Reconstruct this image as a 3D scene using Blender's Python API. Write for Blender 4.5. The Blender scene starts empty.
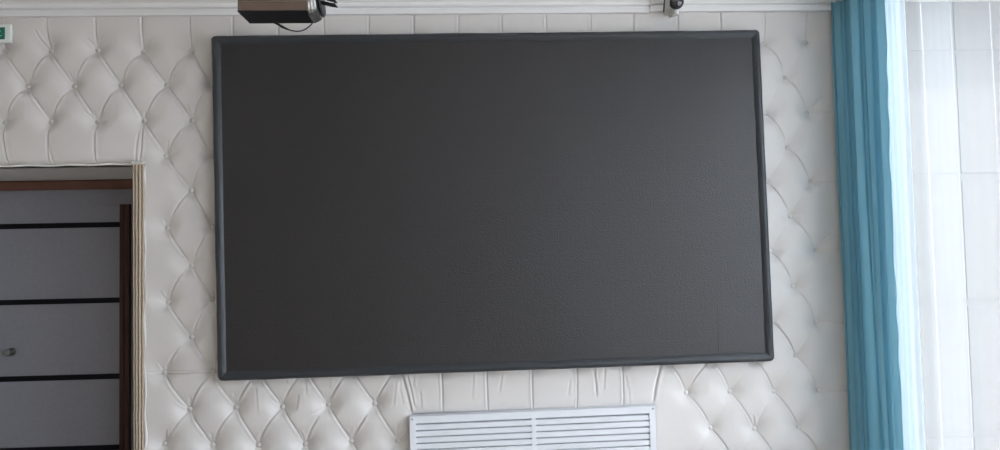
import bpy, bmesh, math, random
import numpy as np
from mathutils import Vector, Matrix, noise

random.seed(7); rng = np.random.default_rng(7)
S = bpy.context.scene
C = S.collection
PI = math.pi

# ------------------------------------------------------------------ helpers
def link(name, me, mat=None, parent=None, smooth=False):
    o = bpy.data.objects.new(name, me); C.objects.link(o)
    if mat: me.materials.append(mat)
    if parent:
        o.parent = parent
        o.matrix_parent_inverse = Matrix.Translation(-parent.location)
    if smooth:
        me.polygons.foreach_set('use_smooth', [True]*len(me.polygons))
    return o

def obj(name, bm, mat, parent=None, smooth=False, bevel=0.0):
    if bevel:
        bmesh.ops.bevel(bm, geom=[e for e in bm.edges if e.calc_face_angle(0) > .5], offset=bevel, segments=2, affect='EDGES', profile=.6)
    bmesh.ops.recalc_face_normals(bm, faces=bm.faces)
    me = bpy.data.meshes.new(name); bm.to_mesh(me); bm.free()
    return link(name, me, mat, parent, smooth)

def box(bm, x0, x1, y0, y1, z0, z1):
    v = [bm.verts.new((x, y, z)) for x in (x0, x1) for y in (y0, y1) for z in (z0, z1)]
    for f in ((0,1,3,2),(4,6,7,5),(0,4,5,1),(2,3,7,6),(0,2,6,4),(1,5,7,3)):
        bm.faces.new([v[i] for i in f])
    return v

def sweep_x(bm, prof, x0, x1, n=1, warp=None):
    """closed profile of (y,z) extruded along x"""
    rings = []
    for k in range(n+1):
        x = x0 + (x1-x0)*k/n
        rings.append([bm.verts.new(warp(x, y, z) if warp else (x, y, z)) for y, z in prof])
    m = len(prof)
    for a, b in zip(rings, rings[1:]):
        for i in range(m):
            bm.faces.new((a[i], a[(i+1) % m], b[(i+1) % m], b[i]))
    bm.faces.new(rings[0]); bm.faces.new(rings[-1][::-1])

def lathe(bm, prof, origin, axis=(0,0,1), n=24):
    """profile of (radius, height) turned about the axis"""
    ax = Vector(axis).normalized()
    u = ax.orthogonal().normalized(); w = ax.cross(u); o = Vector(origin)
    rings = []
    for r, h in prof:
        rings.append([bm.verts.new(o + ax*h + (u*math.cos(2*PI*k/n) + w*math.sin(2*PI*k/n))*max(r, 1e-5)) for k in range(n)])
    for a, b in zip(rings, rings[1:]):
        for k in range(n):
            bm.faces.new((a[k], a[(k+1) % n], b[(k+1) % n], b[k]))
    bm.faces.new(rings[0]); bm.faces.new(rings[-1][::-1])

def tube(bm, pts, rad, n=8):
    pts = [Vector(p) for p in pts]
    rads = rad if isinstance(rad, (list, tuple)) else [rad]*len(pts)
    rings = []
    for i, p in enumerate(pts):
        t = (pts[min(i+1, len(pts)-1)] - pts[max(i-1, 0)]).normalized()
        u = t.cross(Vector((.13, .97, .2))).normalized(); w = t.cross(u)
        rings.append([bm.verts.new(p + (u*math.cos(2*PI*k/n) + w*math.sin(2*PI*k/n))*rads[i]) for k in range(n)])
    for a, b in zip(rings, rings[1:]):
        for k in range(n):
            bm.faces.new((a[k], a[(k+1) % n], b[(k+1) % n], b[k]))
    bm.faces.new(rings[0]); bm.faces.new(rings[-1][::-1])

def bez(p0, p1, p2, p3, n=16):
    out = []
    for k in range(n+1):
        t = k/n
        out.append(tuple((1-t)**3*a + 3*(1-t)**2*t*b + 3*(1-t)*t*t*c + t**3*d for a, b, c, d in zip(p0, p1, p2, p3)))
    return out

def thing(name, label, cat, loc, group=None):
    o = bpy.data.objects.new(name, None); C.objects.link(o)
    o.location = loc; o['label'] = label; o['category'] = cat
    o.empty_display_size = .1
    if group: o['group'] = group
    return o

def struct(o, label, cat):
    o['kind'] = 'structure'; o['label'] = label; o['category'] = cat
    return o

# ------------------------------------------------------------------ materials
def mat(name, col, rough=.6, metal=0., spec=.5, bump=None, var=None, sheen=0., coat=0.):
    m = bpy.data.materials.new(name); m.use_nodes = True
    nt = m.node_tree; b = nt.nodes['Principled BSDF']
    b.inputs['Base Color'].default_value = (*col, 1)
    b.inputs['Roughness'].default_value = rough
    b.inputs['Metallic'].default_value = metal
    b.inputs['Specular IOR Level'].default_value = spec
    b.inputs['Sheen Weight'].default_value = sheen
    b.inputs['Coat Weight'].default_value = coat
    tc = nt.nodes.new('ShaderNodeTexCoord')
    if var:                                   # (scale, amount)
        n = nt.nodes.new('ShaderNodeTexNoise'); n.inputs['Scale'].default_value = var[0]; n.inputs['Detail'].default_value = 6
        mx = nt.nodes.new('ShaderNodeMix'); mx.data_type = 'RGBA'
        mx.inputs['A'].default_value = (*[c*(1-var[1]) for c in col], 1)
        mx.inputs['B'].default_value = (*[min(1, c*(1+var[1])) for c in col], 1)
        nt.links.new(tc.outputs['Object'], n.inputs['Vector'])
        nt.links.new(n.outputs['Fac'], mx.inputs['Factor']); nt.links.new(mx.outputs['Result'], b.inputs['Base Color'])
    if bump:                                  # (scale, distance)
        n = nt.nodes.new('ShaderNodeTexNoise'); n.inputs['Scale'].default_value = bump[0]; n.inputs['Detail'].default_value = 4
        bp = nt.nodes.new('ShaderNodeBump'); bp.inputs['Distance'].default_value = bump[1]; bp.inputs['Strength'].default_value = .8
        nt.links.new(tc.outputs['Object'], n.inputs['Vector'])
        nt.links.new(n.outputs['Fac'], bp.inputs['Height']); nt.links.new(bp.outputs['Normal'], b.inputs['Normal'])
    return m

LEATHER = mat('cream_leather', (.665, .638, .622), .48, bump=(120, .0004), var=(3, .02), spec=.4)
BUTTON = mat('button_leather', (.62, .60, .575), .45, spec=.4)
WHITE = mat('white_paint', (.78, .77, .78), .45, var=(5, .02))
WALLP = mat('beige_wall_paint', (.76, .70, .61), .8, var=(4, .04))
CEIL = mat('ceiling_paint', (.78, .77, .75), .85)
GREYW = mat('grey_recess_paint', (.68, .665, .65), .8, var=(6, .03))
FLOORM = mat('brown_floor', (.46, .38, .31), .4, var=(4, .2))
PVC = mat('white_plastic', (.72, .745, .79), .35, var=(8, .015))
BLACKIN = mat('dark_duct', (.02, .02, .022), .8)
CASING = mat('black_cover_fabric', (.021, .026, .032), .42, bump=(160, .0012), sheen=.05, spec=.5)
DOORG = mat('grey_door_laminate', (.235, .235, .272), .5, var=(40, .12))
DARKSTRIP = mat('black_inlay', (.004, .004, .007), .6, spec=.15)
BROWN = mat('red_brown_wood', (.15, .060, .038), .5, var=(14, .25))
DKBROWN = mat('dark_brown_wood', (.060, .028, .024), .6, spec=.2, var=(14, .3))
STEEL = mat('brushed_steel', (.26, .255, .24), .35, metal=.9)
BRAID = mat('beige_braid', (.43, .35, .265), .6, bump=(220, .002), var=(60, .18))
CORD = mat('white_cord', (.74, .73, .70), .6, bump=(200, .001))
LAMPB = mat('brown_metal_housing', (.15, .105, .085), .42, metal=.35, var=(12, .2))
LAMPK = mat('black_metal', (.012, .013, .017), .5, metal=.2)
LAMPS = mat('worn_silver_metal', (.30, .29, .28), .32, metal=.85, var=(45, .5), bump=(60, .004))
RUBBER = mat('black_rubber', (.012, .012, .013), .6)
CAMW = mat('off_white_plastic', (.60, .60, .57), .45)
LENS = mat('dark_lens_glass', (.02, .022, .03), .08, coat=1.)
GREENS = mat('green_sign_face', (.005, .16, .115), .45)
SIGNW = mat('sign_white', (.75, .80, .78), .5)
FACADE = mat('facade_panel', (.120, .116, .112), .8, var=(2, .03))
PAVE = mat('pale_paving', (.62, .60, .57), .85, var=(.8, .08))
FASCIA = mat('facade_white', (.30, .30, .29), .7)
RAIL = mat('white_rail', (.75, .75, .75), .4)

# the screen's face: fine mesh of dark fabric
def screen_mat():
    m = mat('black_screen_mesh', (.0135, .0125, .0150), .44, spec=.6)
    nt = m.node_tree; b = nt.nodes['Principled BSDF']; tc = nt.nodes['Texture Coordinate']
    vo = nt.nodes.new('ShaderNodeTexNoise'); vo.inputs['Scale'].default_value = 110; vo.inputs['Detail'].default_value = 2
    nt.links.new(tc.outputs['Object'], vo.inputs['Vector'])
    bp = nt.nodes.new('ShaderNodeBump'); bp.inputs['Distance'].default_value = .003; bp.inputs['Strength'].default_value = .8
    br = nt.nodes.new('ShaderNodeTexBrick'); br.offset = 0; br.inputs['Scale'].default_value = 1
    br.inputs['Brick Width'].default_value = .32; br.inputs['Row Height'].default_value = .16; br.inputs['Mortar Size'].default_value = .0012
    br.inputs['Color1'].default_value = (1, 1, 1, 1); br.inputs['Color2'].default_value = (1, 1, 1, 1); br.inputs['Mortar'].default_value = (0, 0, 0, 1)
    sep = nt.nodes.new('ShaderNodeSeparateXYZ'); cmb = nt.nodes.new('ShaderNodeCombineXYZ')
    nt.links.new(tc.outputs['Object'], sep.inputs[0]); nt.links.new(sep.outputs['X'], cmb.inputs['X']); nt.links.new(sep.outputs['Z'], cmb.inputs['Y'])
    nt.links.new(cmb.outputs[0], br.inputs['Vector'])
    ad = nt.nodes.new('ShaderNodeMath'); ad.operation = 'MULTIPLY_ADD'; ad.inputs[1].default_value = .12
    nt.links.new(br.outputs['Color'], ad.inputs[0]); nt.links.new(vo.outputs['Fac'], ad.inputs[2])
    nt.links.new(ad.outputs[0], bp.inputs['Height']); nt.links.new(bp.outputs['Normal'], b.inputs['Normal'])
    return m
SCREEN = screen_mat()

def cloth_mat(name, col, transp, transl, rough=.9):
    m = bpy.data.materials.new(name); m.use_nodes = True
    nt = m.node_tree; b = nt.nodes['Principled BSDF']; out = nt.nodes['Material Output']
    b.inputs['Base Color'].default_value = (*col, 1); b.inputs['Roughness'].default_value = rough
    b.inputs['Sheen Weight'].default_value = .15; b.inputs['Specular IOR Level'].default_value = .2
    tl = nt.nodes.new('ShaderNodeBsdfTranslucent'); tl.inputs['Color'].default_value = (*col, 1)
    mx = nt.nodes.new('ShaderNodeMixShader'); mx.inputs[0].default_value = transl
    nt.links.new(b.outputs[0], mx.inputs[1]); nt.links.new(tl.outputs[0], mx.inputs[2])
    last = mx
    if transp:
        tr = nt.nodes.new('ShaderNodeBsdfTransparent'); m2 = nt.nodes.new('ShaderNodeMixShader'); m2.inputs[0].default_value = transp
        nt.links.new(mx.outputs[0], m2.inputs[1]); nt.links.new(tr.outputs[0], m2.inputs[2]); last = m2
    nt.links.new(last.outputs[0], out.inputs['Surface'])
    return m
TEAL = cloth_mat('teal_curtain_cloth', (.25, .49, .59), 0, .42)
SHEER = cloth_mat("sheer_voile", (.86, .88, .90), .84, .4)
HEM = cloth_mat('doubled_voile', (.76, .83, .87), .06, .22)

def glass_mat():
    m = bpy.data.materials.new('window_glass'); m.use_nodes = True
    nt = m.node_tree; out = nt.nodes['Material Output']; nt.nodes.remove(nt.nodes['Principled BSDF'])
    tr = nt.nodes.new('ShaderNodeBsdfTransparent'); tr.inputs[0].default_value = (.95, .97, .97, 1)
    gl = nt.nodes.new('ShaderNodeBsdfGlossy'); gl.inputs['Roughness'].default_value = .02
    lw = nt.nodes.new('ShaderNodeLayerWeight'); lw.inputs['Blend'].default_value = .5
    pw = nt.nodes.new('ShaderNodeMath'); pw.operation = 'POWER'; pw.inputs[1].default_value = 5
    fr = nt.nodes.new('ShaderNodeMath'); fr.operation = 'MULTIPLY_ADD'; fr.inputs[1].default_value = .6; fr.inputs[2].default_value = .04
    nt.links.new(lw.outputs['Facing'], pw.inputs[0]); nt.links.new(pw.outputs[0], fr.inputs[0])
    mx = nt.nodes.new('ShaderNodeMixShader')
    nt.links.new(fr.outputs[0], mx.inputs[0]); nt.links.new(tr.outputs[0], mx.inputs[1]); nt.links.new(gl.outputs[0], mx.inputs[2])
    nt.links.new(mx.outputs[0], out.inputs[0])
    return m
GLASS = glass_mat()

# ------------------------------------------------------------------ the tufted back wall
A = .26; B = .2065; Z0 = 2.852
YB = .036                        # plane of the board the leather is stretched on
XL, XR, ZT = -1.70, 4.742, 3.062
DOOR = (-1.05, .478, -1, 2.192)  # x0 x1 z0 z1 of the doorway
VENT = (2.04, 3.418, .16, .722) # hole behind the grille
off = {(3,0):(.013,-.008),(3,2):(.015,0),(3,4):(.008,.01),(3,6):(.01,-.012),(2.5,7):(.008,-.011),(3,8):(.009,-.008),
       (2.5,9):(-.012,0),(2.5,11):(-.012,.015),(4.5,11):(-.01,-.007),(5.5,11):(-.004,-.012),(7.5,11):(0,-.009),
       (14,10):(-.01,.013),(15,10):(-.01,.011),(16,10):(-.009,.004),(14.5,11):(0,.011),(17,6):(.016,.003),
       (17,8):(0,-.01),(17,0):(.007,.01),(16,0):(.005,.006),(16.5,1):(0,.007),(2,0):(0,-.011),(6.5,11):(-.004,-.003)}
btn = {}
for r in range(0, 14):
    for k in range(-7, 18):
        i = k + (.5 if r % 2 else 0)
        if i > 17: continue
        x = i*A; z = Z0 - r*B
        if r >= 3 and -1.2 < x < .6: continue             # doorway and the plain band above it
        if r >= 3 and i <= 2 and x > -1.2: continue
        if r >= 10 and 7.6 < i < 13.9: continue           # grille
        if r == 13: continue
        dx, dz = off.get((i, r), (random.uniform(-.003, .003), random.uniform(-.003, .003)))
        btn[(i, r)] = (x+dx, z+dz)

STEP = .004
xs = np.arange(XL, XR+1e-6, STEP); zs = np.arange(0, ZT+1e-6, STEP)
nx, nz = len(xs), len(zs)
Xg, Zg = np.meshgrid(xs, zs)
puff = np.full_like(Xg, 9.)      # distance to the nearest fold
groove = np.zeros_like(Xg); lip = np.zeros_like(Xg); dip = np.zeros_like(Xg)

def win(x0, x1, z0, z1, m):
    a = max(0, int((x0-m-XL)/STEP)); b = min(nx, int((x1+m-XL)/STEP)+2)
    c = max(0, int((z0-m)/STEP)); d = min(nz, int((z1+m)/STEP)+2)
    return slice(c, d), slice(a, b)

def fold(p, q, depth, w=.0045, bow=0., t0=.0, t1=1., liph=0., side=1, soft=True):
    s = win(min(p[0], q[0]), max(p[0], q[0]), min(p[1], q[1]), max(p[1], q[1]), .13 if soft else .03)
    X = Xg[s]; Z = Zg[s]
    if X.size == 0: return
    d = np.array(q) - np.array(p); L = np.hypot(*d); d = d/L
    t = ((X-p[0])*d[0] + (Z-p[1])*d[1])/L; tc = np.clip(t, 0, 1)
    sd = -(X-p[0])*d[1] + (Z-p[1])*d[0] - bow*np.sin(PI*tc)
    dist = np.hypot(sd, (t-tc)*L)
    if soft: puff[s] = np.minimum(puff[s], dist)
    env = np.clip((t-t0)/.14, 0, 1)*np.clip((t1-t)/.14, 0, 1)
    groove[s] = np.maximum(groove[s], depth*env*np.exp(-(sd/w)**2))
    if liph:
        lip[s] = np.maximum(lip[s], liph*env*np.exp(-((sd-side*w*2.4)/(w*1.7))**2))

def covered(p):  # behind the big screen
    return 1.0 < p[0] < 4.07 and 1.02 < p[1] < 2.86

for (i, r), p in btn.items():
    for di, kind in ((.5, 'back'), (-.5, 'fwd')):       # down-right, down-left
        q = btn.get((i+di, r+1))
        if q is None: continue
        if covered(p) and covered(q): continue
        left = p[0] < 2.3
        if kind == 'back':
            dep = random.uniform(.007, .011) if left else random.uniform(.006, .013); w = .0037 if left else .0032
            fold(p, q, dep, w, bow=random.uniform(.002, .009) if left else random.uniform(.003, .013), t0=random.uniform(0, .08), t1=random.uniform(.82, 1.0), liph=.003 if left else .0012, side=-1)
        else:
            dep = random.uniform(.003, .006) if left else random.uniform(.0003, .0012)
            fold(p, q, dep, .0048, bow=random.uniform(-.015, -.003), t0=random.choice((0, .1, .25)), t1=random.uniform(.75, .97), liph=random.uniform(.002, .0055) if left else 0, side=1)
# straight folds from the top row to the cornice, to the door head and to the grille
for k in range(-6, 18):
    p = btn[(k, 0)]; jx = random.uniform(-.006, .006)
    strong = k in (0, 1, 2, 4, 6, 10, 14, 15)
    fold((p[0]+jx, 3.05), p, .008 if strong else .006, .0036, t0=-.2, t1=.95, bow=random.uniform(-.004, .004), liph=.002, side=random.choice((-1, 1)))
    fold((p[0]-.055, 3.046), (p[0]+.055, 3.046), .012, .006, soft=False, t0=-.1, t1=1.1)   # pinch under the cornice
fold((btn[(0,0)][0]-.075, 2.98), btn[(0,0)], .006, .004, bow=-.008, soft=False, t0=.1, t1=.95, liph=.003)
fold((btn[(17,0)][0], 3.05), btn[(17,0)], .001, .006)
for k in (-1, 0, 1, 2):
    p = btn[(k, 2)]; dx = .035 if k in (-1,) else (-.012 if k == 2 else .004)
    fold(p, (p[0]+dx, 2.2), .007, .004, t0=.05, t1=1.2, bow=.008 if k == 2 else -.004, liph=.003)
fold(btn[(0,2)], (btn[(0,2)][0]+.03, 2.2), .005, .004, t0=.2, t1=1.2, soft=False, bow=-.01)
fold(btn[(2,2)], (btn[(2,2)][0]-.035, 2.2), .006, .004, t0=.15, t1=1.2, soft=False, bow=-.006)
for k in (8, 9, 10, 11, 12):
    p = btn[(k+.5, 9)]
    fold(p, (p[0]+random.uniform(-.006, .006), .745), .0075, .0036, t0=-.2, t1=1.2, liph=.003, side=-1, bow=random.uniform(-.004, .004))
p = btn[(7.5, 9)]
fold((p[0]+.02, p[1]), (2.036, .735), .0085, .005, t0=-.2, t1=1.1, liph=.005, bow=.004)
fold((p[0]+.05, p[1]), (2.05, .76), .006, .004, t0=-.1, t1=1., liph=.003, soft=False, bow=.006)
fold((3.09, .98), (3.10, .80), .006, .005, t0=-.1, t1=1., soft=False, liph=.003)
fold((3.075, .98), (3.10, .85), .005, .004, t0=-.1, t1=1., soft=False, liph=.002)
p = btn[(13.5, 9)]
fold((p[0]-.02, p[1]), (3.43, .77), .007, .006, bow=-.008, t0=.05, t1=1.1, liph=.003)
fold((p[0]+.27, p[1]-.01), (btn[(14, 10)][0]+.02, btn[(14, 10)][1]+.03), .006, .004, bow=-.02, t0=.0, t1=.9, soft=False, liph=.002)
# short level folds from the last column to the edge of the wall
for r in (2, 4, 6, 8, 10):
    p = btn[(17, r)]; fold(p, (4.606, p[1]-.004), .0034, .005, t0=.05, t1=1.2, bow=.003)
for r in (2, 6): 
    p = btn[(17, r)]; fold((p[0]+.11, p[1]+.10), p, .004, .005, bow=-.014, t0=.05, t1=.8, soft=False, liph=.002)
# sewn seam across at the ninth row
seam_z = Z0 - 9*B + .002
for a0, a1 in ((.49, 1.1), (-1.7, -1.06)):
    fold((a0, seam_z-.010), (a1, seam_z-.002), .011, .0034, t0=-.3, t1=1.3)
    fold((a0, seam_z+.006), (a1, seam_z+.014), .006, .003, t0=-.3, t1=1.3, soft=False)
# short radiating wrinkles about the buttons
for (i, r), p in btn.items():
    if covered(p): continue
    low = r >= 9 and i < 9
    n = random.choice((2, 3, 4, 5)) if low else (random.choice((0, 1, 2)) if p[0] < 2 else random.choice((0, 0, 1)))
    for _ in range(n):
        an = PI/2 + random.uniform(-.9, .9) if random.random() < .75 else random.uniform(0, 2*PI)
        if abs(math.sin(an)) < .3: continue
        L = random.uniform(.045, .10); d = (math.cos(an), math.sin(an))
        a = (p[0]+d[0]*.018, p[1]+d[1]*.018); b_ = (p[0]+d[0]*L, p[1]+d[1]*L)
        fold(a, b_, random.uniform(.002, .0045), random.uniform(.003, .0055), soft=False, liph=.002, side=random.choice((-1, 1)), bow=random.uniform(-.005, .005))
for _ in range(22):       # fine gathers hanging under the screen's lower edge and over the grille
    x = random.choice((random.uniform(.9, 2.1), random.uniform(1.9, 2.6), random.uniform(2.9, 3.5)))
    z = random.uniform(.80, .96); L = random.uniform(.08, .18)
    fold((x, z+L/2), (x+random.uniform(-.02, .02), z-L/2), random.uniform(.001, .003), .005, soft=False, liph=.0012)
for p in btn.values():
    s = win(p[0], p[0], p[1], p[1], .2)
    r_ = np.hypot(Xg[s]-p[0], Zg[s]-p[1])
    k_ = 1.0 if p[0] < 2.3 else .72
    asym = .062*(1+.25*np.tanh((Zg[s]-p[1])/.03))
    dip[s] = np.maximum(dip[s], .019*np.exp(-r_/.020) + k_*.034*np.exp(-(r_/asym)**2))
edge_b = []
for r in (2, 4, 6, 8, 10): edge_b.append((4.590, btn[(17, r)][1]-.004))
for p in edge_b:
    s = win(p[0], p[0], p[1], p[1], .1); r_ = np.hypot(Xg[s]-p[0], Zg[s]-p[1])
    dip[s] = np.maximum(dip[s], .010*np.exp(-r_/.03))
PA = np.where(Xg < 2.4, .0055, .0016)
H = .054 - PA*np.exp(-puff/.030) - groove - dip + lip
# low frequency unevenness
H += .0012*np.sin(Xg*9.1+1.3*np.sin(Zg*5.3)) * np.sin(Zg*11.7+Xg*2.1)
def rectd(x0, x1, z0, z1):   # distance outside the rectangle
    dx = np.maximum(np.maximum(x0-Xg, Xg-x1), 0); dz = np.maximum(np.maximum(z0-Zg, Zg-z1), 0)
    return np.hypot(dx, dz)
for rc in (DOOR, VENT):
    d = rectd(*rc); H = .004 + (H-.004)*np.sqrt(1-np.exp(-np.maximum(d, 0)/.016))
d = XR - Xg; H = .004 + (H-.004)*np.sqrt(1-np.exp(-np.maximum(d, 0)/.012))
H = np.maximum(H, .003)

co = np.empty((nz*nx, 3), np.float32)
co[:, 0] = Xg.ravel(); co[:, 1] = (YB - H).ravel(); co[:, 2] = Zg.ravel()
idx = np.arange(nz*nx).reshape(nz, nx)
q = np.stack([idx[:-1, :-1], idx[:-1, 1:], idx[1:, 1:], idx[1:, :-1]], -1).reshape(-1, 4)
cx = (Xg[:-1, :-1]+STEP/2).ravel(); cz = (Zg[:-1, :-1]+STEP/2).ravel()
keep = np.ones(len(q), bool)
for x0, x1, z0, z1 in (DOOR, VENT):
    keep &= ~((cx > x0) & (cx < x1) & (cz > z0) & (cz < z1))
q = q[keep].astype(np.int32)
used = np.zeros(nz*nx, bool); used[q.ravel()] = True
remap = np.cumsum(used)-1; q = remap[q].astype(np.int32); co = co[used]
me = bpy.data.meshes.new('wall_back')
me.vertices.add(len(co)); me.vertices.foreach_set('co', co.ravel())
me.loops.add(q.size); me.loops.foreach_set('vertex_index', q.ravel())
me.polygons.add(len(q)); me.polygons.foreach_set('loop_start', np.arange(0, q.size, 4, dtype=np.int32))
me.polygons.foreach_set('loop_total', np.full(len(q), 4, np.int32))
me.update(calc_edges=True)
wall = link('wall_back', me, LEATHER, smooth=True)
struct(wall, 'cream leather wall quilted in buttoned diamonds behind the black screen', 'wall')

# buttons
bm = bmesh.new()
lathe(bm, [(.0, -.004), (.012, -.003), (.0150, .0), (.014, .004), (.010, .007), (.005, .0088), (0, .009)], (0, 0, 0), (0, -1, 0), 16)
bmesh.ops.recalc_face_normals(bm, faces=bm.faces)
bme = bpy.data.meshes.new('button'); bm.to_mesh(bme); bm.free(); bme.materials.append(BUTTON)
bme.polygons.foreach_set('use_smooth', [True]*len(bme.polygons))
def hat(x, z): return float(H[min(nz-1, int(round(z/STEP))), min(nx-1, int(round((x-XL)/STEP)))])
cnt = 0; rest = []
cands = [(p, (i, r)) for (i, r), p in btn.items() if not covered(p)] + [(p, ('e', k)) for k, p in enumerate(edge_b)]
for p, key in cands:
    if -.34 < p[0] and p[1] > .52:
        o = bpy.data.objects.new('button', bme); C.objects.link(o); o.parent = wall
        o.location = (p[0], YB - hat(*p) - .0035, p[1]); cnt += 1
    else: rest.append(p)
bm = bmesh.new()
for p in rest:
    lathe(bm, [(.0, -.004), (.010, -.003), (.0125, .0), (.0115, .0035), (.008, .0065), (.004, .0078), (0, .008)], (p[0], YB-hat(*p)-.0035, p[1]), (0, -1, 0), 10)
o = obj('button', bm, BUTTON, wall, smooth=True); o['kind'] = 'stuff'
print('buttons', cnt, len(rest))
# board behind the leather
bm = bmesh.new()
for x0, x1, z0, z1 in ((XL-.0, DOOR[0]+.001, 0, 3.4), (DOOR[0], DOOR[1], DOOR[3], 3.4), (DOOR[1]-.001, VENT[0], 0, 3.4),
                       (VENT[0], VENT[1], 0, VENT[2]), (VENT[0], VENT[1], VENT[3], 3.4), (VENT[1], 4.87, 0, 3.4)):
    box(bm, x0, x1, YB, YB+.12, z0, z1)
box(bm, VENT[0]-.02, VENT[1]+.02, YB+.12, YB+.14, VENT[2]-.02, VENT[3]+.02)
obj('backing_board', bm, GREYW, wall)

# ------------------------------------------------------------------ room shell
bm = bmesh.new(); box(bm, -2.9, 4.87, -8.1, .95, -.12, 0); struct(obj('floor', bm, FLOORM), 'brown floor of the hall', 'floor')
bm = bmesh.new(); box(bm, -2.9, 4.87, -8.1, .95, 3.4, 3.55); struct(obj('ceiling', bm, CEIL), 'plain white ceiling of the hall', 'ceiling')
bm = bmesh.new(); box(bm, -2.9, -2.75, -8, .15, 0, 3.4); box(bm, -2.75, XL, 0, .15, 0, 3.4)
struct(obj('wall_left', bm, WALLP), 'beige painted wall left of the quilted wall', 'wall')
bm = bmesh.new(); box(bm, -2.9, 4.87, -8.1, -8, 0, 3.4); struct(obj('wall_front', bm, WALLP), 'beige wall behind the viewer', 'wall')
# right wall with three tall windows
WY = [(-.22, -2.35), (-2.75, -4.9), (-5.3, -7.5)]; WZ = (.12, 3.12)
bm = bmesh.new()
box(bm, 4.75, 4.87, -8, .03, 0, WZ[0]); box(bm, 4.75, 4.87, -8, .03, WZ[1], 3.4)
ys = [.03] + [v for w in WY for v in w] + [-8]
for k in range(0, len(ys), 2): box(bm, 4.75, 4.87, ys[k+1], ys[k], WZ[0], WZ[1])
struct(obj('wall_right', bm, WALLP), 'right wall of tall windows behind the curtains', 'wall')
for n, (a, b) in enumerate(WY):
    bm = bmesh.new(); t = .055
    box(bm, 4.785, 4.845, a-t, a, *WZ); box(bm, 4.785, 4.845, b, b+t, *WZ)
    box(bm, 4.785, 4.845, b+t, a-t, WZ[0], WZ[0]+t); box(bm, 4.785, 4.845, b+t, a-t, WZ[1]-t, WZ[1])
    if n: box(bm, 4.79, 4.84, (a+b)/2-.03, (a+b)/2+.03, WZ[0]+t, WZ[1]-t)
    else: box(bm, 4.79, 4.84, -1.75, -1.69, WZ[0]+t, WZ[1]-t)
    w = struct(obj('window_%d' % (n+1), bm, PVC), ['tall white-framed window behind the sheer curtain', 'second tall window from the quilted wall', 'third tall window from the quilted wall'][n], 'window')
    bm = bmesh.new(); box(bm, 4.812, 4.818, b+t, a-t, WZ[0]+t, WZ[1]-t); obj('pane', bm, GLASS, w)

# cornice, in two lengths butted together
CP = [(YB, 3.035), (-.045, 3.035), (-.047, 3.062), (-.039, 3.068), (-.039, 3.073), (-.060, 3.076), (-.063, 3.090), (-.056, 3.094),
      (-.058, 3.100), (-.072, 3.110), (-.096, 3.118), (-.104, 3.124), (-.104, 3.140), (-.098, 3.146), (-.10, 3.17), (-.13, 3.22), (-.18, 3.26), (-.25, 3.28), (-.25, 3.32), (-.27, 3.33), (-.27, 3.40), (YB, 3.40)]
for k, (x0, x1, dz, lab) in enumerate(((-2.75, 3.468, 0, 'white moulded cornice above the screen, longer left length'), (3.472, 4.596, .006, 'white moulded cornice, short right length ending at the blue curtain'))):
    bm = bmesh.new(); sweep_x(bm, [(y, z+(dz if z < 3.39 else 0)) for y, z in CP], x0, x1)
    struct(obj('trim_%d' % (k+1), bm, WHITE), lab, 'cornice')

bm = bmesh.new(); lathe(bm, [(0, 0), (.010, 0), (.012, .006), (.009, .014), (0, .018)], (4.588, -.112, 3.082), (-.3, -1, 0), 14)
tube(bm, [(4.590, -.05, 3.09), (4.590, -.115, 3.085)], .004, 6)
obj('end_knob', bm, RAIL, bpy.data.objects['trim_2'], smooth=True)

# ------------------------------------------------------------------ doorway
bm = bmesh.new(); DY = .80
box(bm, DOOR[1], DOOR[1]+.1, YB, DY+.1, 0, 2.30)
box(bm, DOOR[0]-.1, DOOR[0], YB, DY+.1, 0, 2.30)
box(bm, DOOR[0], DOOR[1], YB, DY+.1, 2.192, 2.30)
box(bm, DOOR[0]-.1, DOOR[1]+.1, DY+.1, DY+.14, 0, 2.30)
struct(obj('wall_doorway', bm, GREYW), 'grey painted sides and head of the deep doorway recess', 'wall')
bm = bmesh.new(); box(bm, DOOR[0]-.10, .055, DY+.002, DY+.045, .01, 2.018)
door = struct(obj('door_1', bm, DOORG, bevel=.002), 'dark grey door with black cross strips in the recess at the left', 'door')
bm = bmesh.new(); box(bm, DOOR[0], DOOR[1], DY+.004, DY+.05, 2.0185, 2.126); obj('transom_panel', bm, DOORG, door)
bm = bmesh.new(); box(bm, .115, DOOR[1], DY+.004, DY+.05, 0, 2.018); obj('side_panel', bm, DOORG, door)
for z in (1.887, 1.381, .876, .408):
    bm = bmesh.new(); box(bm, DOOR[0], .055, DY-.004, DY+.01, z-.0175, z+.0175); obj('inlay_strip', bm, DARKSTRIP, door, bevel=.001)
bm = bmesh.new(); sweep_x(bm, [(DY+.05, 2.126), (DY-.012, 2.126), (DY-.02, 2.134), (DY-.02, 2.180), (DY-.012, 2.190), (DY+.05, 2.190)], DOOR[0], DOOR[1])
o = obj('frame_head', bm, BROWN, door); o['label'] = 'red-brown wooden head of the door frame'
bm = bmesh.new()
for x0, x1, y0 in ((.056, .082, DY-.035), (.082, .088, DY-.022), (.088, .116, DY-.035)):
    box(bm, x0, x1, y0, DY+.05, 0, 2.020)
o = obj('frame_jamb', bm, DKBROWN, door); o['label'] = 'dark brown grooved door jamb'
bm = bmesh.new()
lathe(bm, [(0, 0), (.024, 0), (.026, .006), (.012, .012), (.010, .03), (.016, .034), (.023, .045), (.024, .062), (.018, .070), (0, .072)], (-.655, DY+.002, 1.055), (0, -1, 0), 24)
# knob just outside the leaf's edge of view
o = obj('door_knob', bm, STEEL, door, smooth=True)
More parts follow.
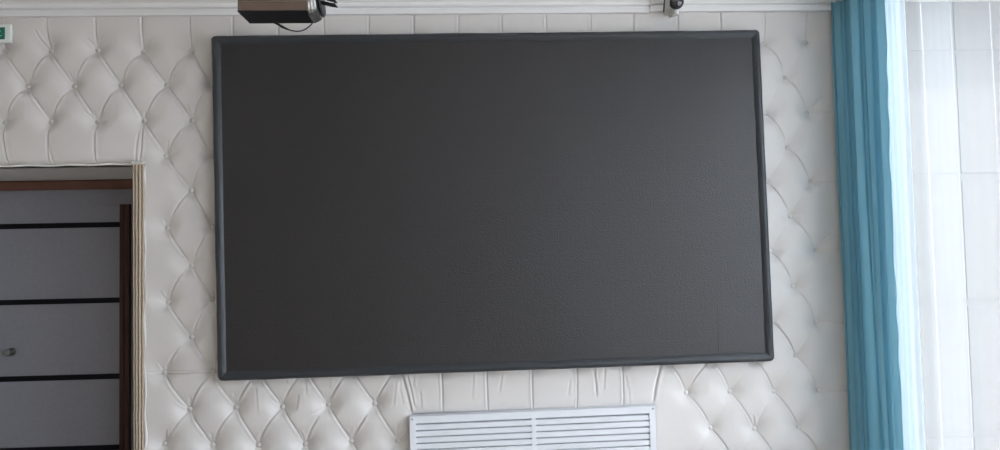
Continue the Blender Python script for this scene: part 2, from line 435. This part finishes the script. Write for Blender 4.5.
# widen the recess so the knob side of the leaf exists
# ribbed braid trim down the doorway's right edge, white cord along its head
bm = bmesh.new()
n = 60
def braid(z): return .490 - .009*z/2.186 + .0006*math.sin(z*23)
prof = [(.000, YB+.03), (.000, -.028), (.006, -.036), (.011, -.030), (.013, -.022), (.017, -.030), (.023, -.038), (.029, -.031), (.032, -.022), (.036, -.029),
        (.042, -.036), (.048, -.030), (.051, -.021), (.055, -.027), (.060, -.030), (.065, -.024), (.066, YB+.03)]
rings = []
for k in range(n+1):
    z = 2.186*k/n; wd = .74 + .22*z/2.186
    rings.append([bm.verts.new((braid(z)-.012*(1-z/2.19)*0 + x*wd, y + .001*math.sin(z*40), z)) for x, y in prof])
for a, b in zip(rings, rings[1:]):
    for i in range(len(prof)-1): bm.faces.new((a[i], a[i+1], b[i+1], b[i]))
bm.faces.new(rings[-1])
tr = struct(obj('trim_3', bm, BRAID, smooth=False), 'beige ribbed braid trim down the right side of the doorway', 'trim')
bm = bmesh.new(); tube(bm, [(.472+.076*k/12, -.026+.004*math.sin(k*2.1), 2.190+.004*math.sin(k*1.3)) for k in range(13)], [.007]*13, 8)
tube(bm, [(.481+.056*k/12, -.034+.003*math.sin(k*2.9), 2.184+.002*math.sin(k*2.3)) for k in range(13)], [.005]*13, 8)
obj('cord_knot', bm, CORD, tr, smooth=True)
bm = bmesh.new(); tube(bm, [(DOOR[0] + (DOOR[1]-.004-DOOR[0])*k/60, +.012+.0015*math.sin(k*.9), 2.189+.0022*math.sin(k*.7+1)) for k in range(61)], .0065, 8)
struct(obj('trim_4', bm, CORD, smooth=True), 'thin white cord piping along the head of the doorway', 'trim')
# lumps of leather bulging over the trim
bm = bmesh.new(); tube(bm, [(.545 + .0035*math.sin(k*.55) + .003*math.sin(k*.21+1), -.014+.004*math.sin(k*.33), .02+2.15*k/90) for k in range(91)], [.0065+.002*math.sin(k*.52) for k in range(91)], 8)
struct(obj('trim_5', bm, LEATHER, smooth=True), 'soft leather piping between the ribbed trim and the quilting', 'trim')

# ------------------------------------------------------------------ the big screen
scr = thing('wall_screen', 'large black wall screen with soft wrapped border hung on the quilted leather', 'screen', (2.534, -.02, .969))
CRN = {'tl': (.945, 2.899), 'tr': (4.103, 2.910), 'br': (4.120, .982), 'bl': (.972, .956)}
def quad(u, v):      # u to the right, v up
    tl, tr_, br, bl = (np.array(CRN[k]) for k in ('tl', 'tr', 'br', 'bl'))
    return (1-u)*(1-v)*bl + u*(1-v)*br + (1-u)*v*tl + u*v*tr_
WD, HT = 3.13, 1.92
def rr_loop(inset, rad, nseg=150, ncor=8):
    """rounded rectangle in metres from the lower left corner"""
    a, b, c, d = inset, WD-inset, inset, HT-inset
    pts = []
    def arc(cx_, cy_, s):
        for k in range(ncor+1):
            an = s + PI/2*k/ncor; pts.append((cx_+rad*math.cos(an), cy_+rad*math.sin(an)))
    def line(p, q_, n_):
        for k in range(1, n_): pts.append((p[0]+(q_[0]-p[0])*k/n_, p[1]+(q_[1]-p[1])*k/n_))
    arc(b-rad, d-rad, 0); line((b-rad, d), (a+rad, d), nseg)
    arc(a+rad, d-rad, PI/2); line((a, d-rad), (a, c+rad), nseg)
    arc(a+rad, c+rad, PI); line((a+rad, c), (b-rad, c), nseg)
    arc(b-rad, c+rad, 1.5*PI); line((b, c+rad), (b, d-rad), nseg)
    return pts
bm = bmesh.new(); rings = []
RP = [(.010, -.022), (.001, -.030), (0, -.045), (0, -.085), (.002, -.097), (.007, -.106), (.014, -.111), (.021, -.1125), (.029, -.1115),
      (.037, -.1085), (.044, -.1045), (.050, -.1005), (.053, -.096)]
for j, (ins, y) in enumerate(RP):
    ring = []
    for k, (a, b) in enumerate(rr_loop(ins, max(.026-ins*.8, .004))):
        p = quad(a/WD, b/HT)
        cd = min(math.hypot(a-c0, b-d0) for c0 in (0, WD) for d0 in (0, HT))
        am = .0012 + .0045*math.exp(-cd/.10)
        nv = noise.noise(Vector((a*7, b*7, 3))) ; nw = noise.noise(Vector((a*26, b*26, j*.8)))
        yy = y + (am*nw*1.3 + .001*nv if 2 < j < 12 else 0)
        sx = .0022*noise.noise(Vector((b*5, 9, a*.3))) + am*.6*nw; sz = .0022*noise.noise(Vector((a*5, 4, b*.3))) + am*.6*noise.noise(Vector((a*22, b*22, 5)))
        ring.append(bm.verts.new((p[0]+sx, yy, p[1]+sz)))
    rings.append(ring)
m_ = len(rings[0])
for a, b in zip(rings, rings[1:]):
    for i in range(m_): bm.faces.new((a[i], a[(i+1) % m_], b[(i+1) % m_], b[i]))
bm.faces.new(rings[0])
obj('border', bm, CASING, scr, smooth=True)
bm = bmesh.new(); gn, gm = 80, 50; g = []
for j in range(gm+1):
    row = []
    for i in range(gn+1):
        a = .046 + (WD-.092)*i/gn; b = .046 + (HT-.092)*j/gm; p = quad(a/WD, b/HT)
        row.append(bm.verts.new((p[0], -.0985 + .0006*noise.noise(Vector((a*2, b*2, 0))), p[1])))
    g.append(row)
for j in range(gm):
    for i in range(gn): bm.faces.new((g[j][i], g[j][i+1], g[j+1][i+1], g[j+1][i]))
bb = [bm.verts.new((v.co.x, -.09, v.co.z)) for v in (g[0][0], g[0][gn], g[gm][gn], g[gm][0])]
bm.faces.new(bb)
per = g[0] + [r_[gn] for r_ in g[1:]] + g[gm][:-1][::-1] + [r_[0] for r_ in g[1:-1]][::-1]
o = obj('display_face', bm, SCREEN, scr, smooth=True)
# the thin sewn line near the right edge
bm = bmesh.new(); pts = [(3.795+.004*k/10, -.0992, 1.03+.27*k/10) for k in range(11)]
tube(bm, pts, .0016, 6); obj('seam', bm, BLACKIN, scr)

# ------------------------------------------------------------------ air grille
vx0, vx1, vz1, vz0 = 2.028, 3.427, .738, .13
ven = thing('vent_grille', 'white louvred air grille in two bays set in the quilted wall below the screen', 'grille', (2.727, -.02, .13))
bm = bmesh.new(); fw = .034; y0, y1 = -.066, .02
box(bm, vx0, vx0+fw, y0, y1, vz0, vz1); box(bm, vx1-fw, vx1, y0, y1, vz0, vz1)
box(bm, vx0+fw, vx1-fw, y0, y1, vz1-.038, vz1); box(bm, vx0+fw, vx1-fw, y0, y1, vz0, vz0+.038)
obj('frame', bm, PVC, ven, bevel=.0025)
bm = bmesh.new(); box(bm, 2.716, 2.741, y0+.004, y1, vz0+.038, vz1-.038); obj('mullion', bm, PVC, ven, bevel=.002)
bm = bmesh.new(); box(bm, vx0+.004, vx1-.004, .012, .028, vz0+.01, vz1-.01); obj('back_plate', bm, BLACKIN, ven)
for x0, x1 in ((vx0+fw, 2.716), (2.741, vx1-fw)):
    bm = bmesh.new(); z = vz1-.038
    z -= .008
    while z > vz0+.06:
        sweep_x(bm, [(-.058, z-.026), (-.052, z-.0285), (-.012, z-.004), (-.015, z+.001), (-.054, z-.0225), (-.058, z-.0215)][::-1] if False else
                [(-.060, z-.0305), (-.054, z-.0325), (-.010, z+.003), (-.014, z+.006), (-.050, z-.001), (-.060, z-.004)], x0, x1)
        z -= .0355
    obj('louvre_panel', bm, PVC, ven)
bm = bmesh.new()
for x, z in ((vx0+.014, vz1-.014), (vx1-.014, vz1-.014)):
    lathe(bm, [(0, 0), (.005, 0), (.005, .002), (.003, .003), (0, .003)], (x, y0, z), (0, -1, 0), 12)
    obj('screw', bm, STEEL, ven); bm = bmesh.new()
bm.free()
for o in ven.children:              # the grille hangs a touch low at its left end
    for v in o.data.vertices: v.co.z += (v.co.x - 3.12)*.014

# ------------------------------------------------------------------ stage light hanging above
sl = thing('stage_light', 'brown and black box-shaped stage light hanging from the ceiling in front of the screen', 'stage light', (1.53, -1.0, 2.7))
def P(y, z): return (y, z)
body = [(-1.075, 2.745), (-1.060, 2.700), (-.885, 2.712), (-.865, 2.75), (-.865, 2.835), (-.90, 2.865), (-1.03, 2.865), (-1.075, 2.835)]
# brown box shell
bm = bmesh.new()
sweep_x(bm, [(-1.084, 2.7125), (-.890, 2.722), (-.890, 2.835), (-.92, 2.862), (-1.04, 2.862), (-1.084, 2.838)], 1.384, 1.682)
obj('housing', bm, LAMPB, sl, bevel=.003)
bm = bmesh.new()   # raised rib along the shell
sweep_x(bm, [(-1.087, 2.7515), (-1.087, 2.7535), (-1.07, 2.756), (-1.07, 2.750)], 1.386, 1.680)
obj('rib', bm, LAMPS, sl)
bm = bmesh.new()   # black under-plate
sweep_x(bm, [(-1.0825, 2.7085), (-.888, 2.7155), (-.888, 2.7225), (-1.0825, 2.7120)], 1.382, 1.684)
obj('under_plate', bm, LAMPK, sl, bevel=.002)
bm = bmesh.new()   # battered silver end
n = 24; rings = []
for j in range(7):
    x = 1.682 + .038*j/6; s = 1 - .10*(j/6)**2
    ring = []
    for k in range(n):
        an = 2*PI*k/n; c_, s_ = math.cos(an), math.sin(an)
        rx = (abs(c_)**.5)*(1 if c_ > 0 else -1)*.098*s; rz = (abs(s_)**.6)*(1 if s_ > 0 else -1)*.080*s
        jit = .006*noise.noise(Vector((x*60, c_*3, s_*3))) + (.004 if j % 2 else 0)
        ring.append(bm.verts.new((x, -.985+rx*(1+jit*4), 2.790+rz*(1+jit*4) - .010*(1-j/6))))
    rings.append(ring)
for a, b in zip(rings, rings[1:]):
    for k in range(n): bm.faces.new((a[k], a[(k+1) % n], b[(k+1) % n], b[k]))
bm.faces.new(rings[0]); bm.faces.new(rings[-1])
obj('ribbed_end', bm, LAMPS, sl)
bm = bmesh.new()   # dark rim of the open end
lathe(bm, [(.070, 0), (.082, 0), (.086, .008), (.080, .014), (.070, .012)], (1.718, -.985, 2.800), (1, 0, .12), 28)
obj('rim', bm, LAMPK, sl)
for (a, b, c_, d) in (((1.722, -1.05, 2.766), (1.801, -1.05, 2.748), (1.803, -.99, 2.752), (1.722, -.99, 2.770)),
                      ((1.728, -1.05, 2.792), (1.799, -1.06, 2.766), (1.801, -.99, 2.772), (1.728, -.99, 2.796))):
    bm = bmesh.new(); vs = [bm.verts.new(p) for p in (a, b, c_, d)]; vt = [bm.verts.new((p[0]+.001, p[1], p[2]+.004)) for p in (a, b, c_, d)]
    bm.faces.new(vs); bm.faces.new(vt[::-1])
    for i in range(4): bm.faces.new((vs[i], vs[(i+1) % 4], vt[(i+1) % 4], vt[i]))
    obj('barn_door', bm, LAMPK, sl)
bm = bmesh.new()   # folded edge bar between the flaps
tube(bm, [(1.798, -1.05, 2.750), (1.803, -1.052, 2.760), (1.797, -1.055, 2.769)], .0028, 6); obj('flap_bracket', bm, LAMPK, sl)
bm = bmesh.new()   # cable loop under the tray
pts = bez((1.500, -.925, 2.714), (1.575, -.95, 2.655), (1.640, -.96, 2.630), (1.685, -.94, 2.708), 24)
tube(bm, pts, [.0075 - .0045*min(1, k/7) + (.0015 if 3 < k < 8 else 0) for k in range(25)], 8); obj('cable', bm, RUBBER, sl, smooth=True)
bm = bmesh.new()   # yoke and stem up to the ceiling
tube(bm, [(1.365, -.96, 2.82), (1.350, -.96, 2.84), (1.345, -.96, 2.96), (1.40, -.96, 3.0), (1.65, -.96, 3.0), (1.70, -.96, 2.96), (1.70, -.96, 2.85)], .009, 8)
tube(bm, [(1.525, -.96, 3.0), (1.525, -.96, 3.40)], .014, 10)
lathe(bm, [(0, 0), (.05, 0), (.05, .01), (.015, .02), (0, .02)], (1.525, -.96, 3.40), (0, 0, -1), 20)
obj('yoke', bm, LAMPK, sl, smooth=True)

# ------------------------------------------------------------------ security camera under the cornice
sc = thing('security_camera', 'small off-white camera with round black lens fixed on the cornice above the screen', 'camera', (3.59, -.12, 2.99))
bm = bmesh.new(); box(bm, 3.545, 3.585, -.20, -.10, 3.030, 3.16); obj('housing', bm, CAMW, sc, bevel=.006)
bm = bmesh.new(); lathe(bm, [(0, 0), (.030, 0), (.038, .010), (.040, .030), (.038, .046), (.033, .050), (0, .050)], (3.588, -.17, 3.044), (-.06, -1, -.12), 32)
o = obj('barrel', bm, LAMPK, sc, smooth=True)
bm = bmesh.new(); lathe(bm, [(0, .044), (.031, .048), (.029, .053), (.020, .057), (.010, .059), (0, .060)], (3.588, -.17, 3.044), (-.06, -1, -.12), 32)
obj('lens', bm, LENS, sc, smooth=True)
bm = bmesh.new(); lathe(bm, [(.0335, .044), (.0375, .047), (.0365, .053), (.0325, .053)], (3.588, -.17, 3.044), (-.06, -1, -.12), 32)
obj('ring', bm, RUBBER, sc, smooth=True)
bm = bmesh.new()
lathe(bm, [(0, 0), (.019, 0), (.021, .008), (.020, .030), (.012, .036), (.011, .080), (0, .080)], (3.597, -.125, 2.990), (0, 0, 1), 20)
tube(bm, [(3.585, -.06, 3.005), (3.60, -.10, 3.0), (3.605, -.13, 3.0)], .010, 8)
box(bm, 3.555, 3.625, -.105, -.038, 3.018, 3.042)
obj('bracket', bm, CAMW, sc, smooth=False)
bm = bmesh.new(); tube(bm, [(3.524, -.15, 3.002), (3.527, -.15, 3.03), (3.533, -.15, 3.10)], [.0045, .0045, .003], 8)
tube(bm, [(3.533, -.15, 3.09), (3.548, -.15, 3.10)], .003, 6)
obj('antenna', bm, RUBBER, sc, smooth=True)

# ------------------------------------------------------------------ exit sign cut by the left edge of the photo
sg = thing('green_sign', 'small green sign in a pale frame on the quilted wall at top left', 'sign', (-.36, -.02, 2.89))
bm = bmesh.new(); x0, x1, z0, z1 = -.520, -.198, 2.888, 2.992
box(bm, x0, x1, -.030, -.012, z0, z1); 
obj('frame', bm, SIGNW, sg, bevel=.003)
bm = bmesh.new(); box(bm, x0+.030, x1-.031, -.034, -.0302, z0+.018, z1-.018); obj('face', bm, GREENS, sg)
for a0, a1, b0, b1 in ((-.252, -.246, .035, .039), (-.275, -.258, .035, .039), (-.272, -.250, .062, .065)):
    bm = bmesh.new(); box(bm, a0, a1, -.0352, -.0342, z0+b0, z0+b1); obj('marking', bm, SIGNW, sg)

# ------------------------------------------------------------------ curtains
def hang(name, path, z0, z1, m, parent, thick=.0012, nzs=60):
    """path(u, v) -> (x, y); u along the width, v = 0 at the bottom"""
    nu = path.n; me_ = bpy.data.meshes.new(name); vs = []; fs = []
    for j in range(nzs+1):
        v = j/nzs
        for i in range(nu+1):
            x, y = path(i/nu, v); vs.append((x, y, z0+(z1-z0)*v))
    for j in range(nzs):
        for i in range(nu):
            a = j*(nu+1)+i; fs.append((a, a+1, a+nu+2, a+nu+1))
    me_.from_pydata(vs, [], fs); o = link(name, me_, m, parent, smooth=True)
    return o

cu = thing('blue_curtain', 'teal blue pleated curtain gathered in the corner beside the quilted wall', 'curtain', (4.6, -.28, 0))
KN = [0, .085, .19, .27, .36, .50, .60, .71, .86, 1.0]         # pleat crests, unevenly spaced
AM = [.030, .040, .030, .036, .042, .034, .044, .038, .030, .02]
def teal(u, v):
    drift = .012*math.sin(3.1*v + 5*u) + .010*(v-.5)*math.sin(9*u)
    uu = min(1, max(0, u + drift*math.sin(PI*u)))
    k = 0
    while k < len(KN)-2 and uu > KN[k+1]: k += 1
    t = (uu-KN[k])/(KN[k+1]-KN[k]); am = AM[k]*(.8+.35*math.sin(2.2*v+k*1.7))
    w = math.sin(PI*t)**1.0 if k % 2 else -math.sin(PI*t)
    x = 4.612 - (.014+.040*(1-v))*math.exp(-u/.14) + am*w + .006*math.sin(40*u+4*v) + .008*math.sin(2*PI*v*.7+u*3)
    y = -.036 - .474*u + .014*math.sin(2*PI*t)*(1 if k % 2 else -1)
    y += -.012*math.sin(1.5*v+1)*u
    return x, y
teal.n = 260
o = hang('cloth', teal, .02, 3.27, TEAL, cu)
# fluttering selvedge
bm = bmesh.new()
pts = []
for k in range(90):
    v = k/89; x, y = teal(1.0, v)
    pts.append((x-.002+.003*math.sin(v*60+2*math.sin(v*17)), y-.004-.004*max(0, math.sin(v*38+3*math.sin(v*9))), .02+3.25*v))
tube(bm, pts, .0035, 6); obj('side_hem', bm, TEAL, cu, smooth=True)

sh = thing('sheer_curtain', 'white sheer voile curtain hanging over the window to the right of the blue curtain', 'curtain', (4.69, -1.9, 0))
H0, H1, SE = -.30, -.575, -3.6
def hemp(u, v):
    y = H0 + (H1-H0)*u
    return 4.690 + .008*math.sin(u*21+.8*math.sin(2*v)) + .003*math.sin(u*50), y
hemp.n = 80
o = hang('gathered_hem', hemp, .02, 3.27, HEM, sh); o['label'] = 'doubled bright white edge of the voile'
def voile(u, v):
    y = H1 + (SE-H1)*u
    s = -(y-H1)
    x = 4.690 + .008*math.sin(21+.8*math.sin(2*v)) * math.exp(-s/.05)
    x += .012*math.sin(s*9+.5*v)*(1-math.exp(-s/.1))
    # sharp pleats
    for c0, lean, a in ((.150, .00, .018), (.400, .0, .014), (.66, .0, .018), (.9, 0, .02), (1.3, .03, .02), (1.8, 0, .02), (2.2, .02, .02), (2.7, .0, .02)):
        d_ = s-(c0+lean*(1-v)+.006*math.sin(5*v)); x -= a*math.exp(-(d_/.010)**2)
    return x, y
voile.n = 1000
o = hang('voile', voile, .02, 3.27, SHEER, sh, nzs=40)
cr = thing('curtain_rail', 'white double curtain rail under the ceiling along the windows', 'curtain rail', (4.65, -3.5, 3.28))
for x in (4.612, 4.690):
    bm = bmesh.new(); box(bm, x-.012, x+.012, -7.6, -.05, 3.278, 3.30); obj('track', bm, RAIL, cr, bevel=.003)
for y in (-.4, -2.5, -5, -7.3):
    bm = bmesh.new(); box(bm, 4.60, 4.75, y-.012, y+.012, 3.30, 3.325); obj('bracket', bm, RAIL, cr)

# ------------------------------------------------------------------ neighbouring facade seen through the voile
bd = thing('building_facade', 'pale panelled outside wall of a building seen through the sheer curtain', 'building', (7, 1.2, 0))
bm = bmesh.new()
zb = [(3.134, 4.6), (2.184, 3.095), (1.226, 2.115), (.24, 1.167), (-.75, .19)]
xb = [4.9, 6.148, 7.4, 8.65, 9.9, 11.2]
for z0, z1 in zb:
    for x0, x1 in zip(xb, xb[1:]): box(bm, x0+.002, x1-.002, 1.2, 1.25, z0, z1)
obj('cladding', bm, FACADE, bd, bevel=.0015)
bm = bmesh.new(); box(bm, 4.9, 11.2, 1.206, 1.5, -.75, 4.6); obj('core_wall', bm, FACADE, bd)
bm = bmesh.new()
vs = [bm.verts.new(p) for p in ((4.9, 1.2, 3.51), (11.2, 1.2, 3.51), (11.2, .9, 3.51), (4.9, .55, 3.51))]
vt = [bm.verts.new((v.co.x, v.co.y, 3.62)) for v in vs]
bm.faces.new(vs); bm.faces.new(vt)
for i in range(4): bm.faces.new((vs[i], vs[(i+1) % 4], vt[(i+1) % 4], vt[i]))
obj('canopy', bm, FASCIA, bd)
bm = bmesh.new(); box(bm, 4.875, 25, -20, 1.5, -1.0, -.75)
g_ = obj('ground', bm, PAVE); struct(g_, 'pale paved ground outside the windows', 'ground')

# ------------------------------------------------------------------ light
W = bpy.data.worlds.new('sky'); S.world = W; W.use_nodes = True
bg = W.node_tree.nodes['Background']; bg.inputs['Color'].default_value = (.845, .895, 1.0, 1); bg.inputs['Strength'].default_value = 1.0
for n, (a, b) in enumerate(WY):
    L = bpy.data.lights.new('daylight_portal', 'AREA'); L.shape = 'RECTANGLE'; L.size = 3.0; L.size_y = abs(b-a)
    L.cycles.is_portal = True
    o = bpy.data.objects.new('daylight_portal', L); C.objects.link(o)
    o.location = (4.90, (a+b)/2, (WZ[0]+WZ[1])/2); o.rotation_euler = Vector((-1, 0, 0)).to_track_quat('-Z', 'Y').to_euler()
    L.size, L.size_y = abs(b-a), 3.0
su = bpy.data.lights.new('sun', 'SUN'); su.energy = .45; su.angle = .02; su.color = (1, .97, .93)
o = bpy.data.objects.new('sun', su); C.objects.link(o)
o.rotation_euler = Vector((-.05, 1, -1.15)).to_track_quat('-Z', 'Y').to_euler()

# ------------------------------------------------------------------ camera
cam = bpy.data.cameras.new('camera'); cam.sensor_width = 36; cam.lens = 27.36; cam.clip_start = .05
co_ = bpy.data.objects.new('camera', cam); C.objects.link(co_); S.camera = co_
R_ = Vector((.99878949, -.04455072, -.02085165)); U_ = Vector((.01879952, -.04599532, .99876474)); F_ = Vector((.04545476, .99794773, .04510211))
co_.matrix_world = Matrix(((R_.x, U_.x, -F_.x, 2.3623), (R_.y, U_.y, -F_.y, -4.4124), (R_.z, U_.z, -F_.z, 1.6), (0, 0, 0, 1)))
vs_ = S.view_settings; vs_.view_transform = 'Standard'; vs_.look = 'None'; vs_.gamma = 1; vs_.use_curve_mapping = False
vs_.exposure = 3.08
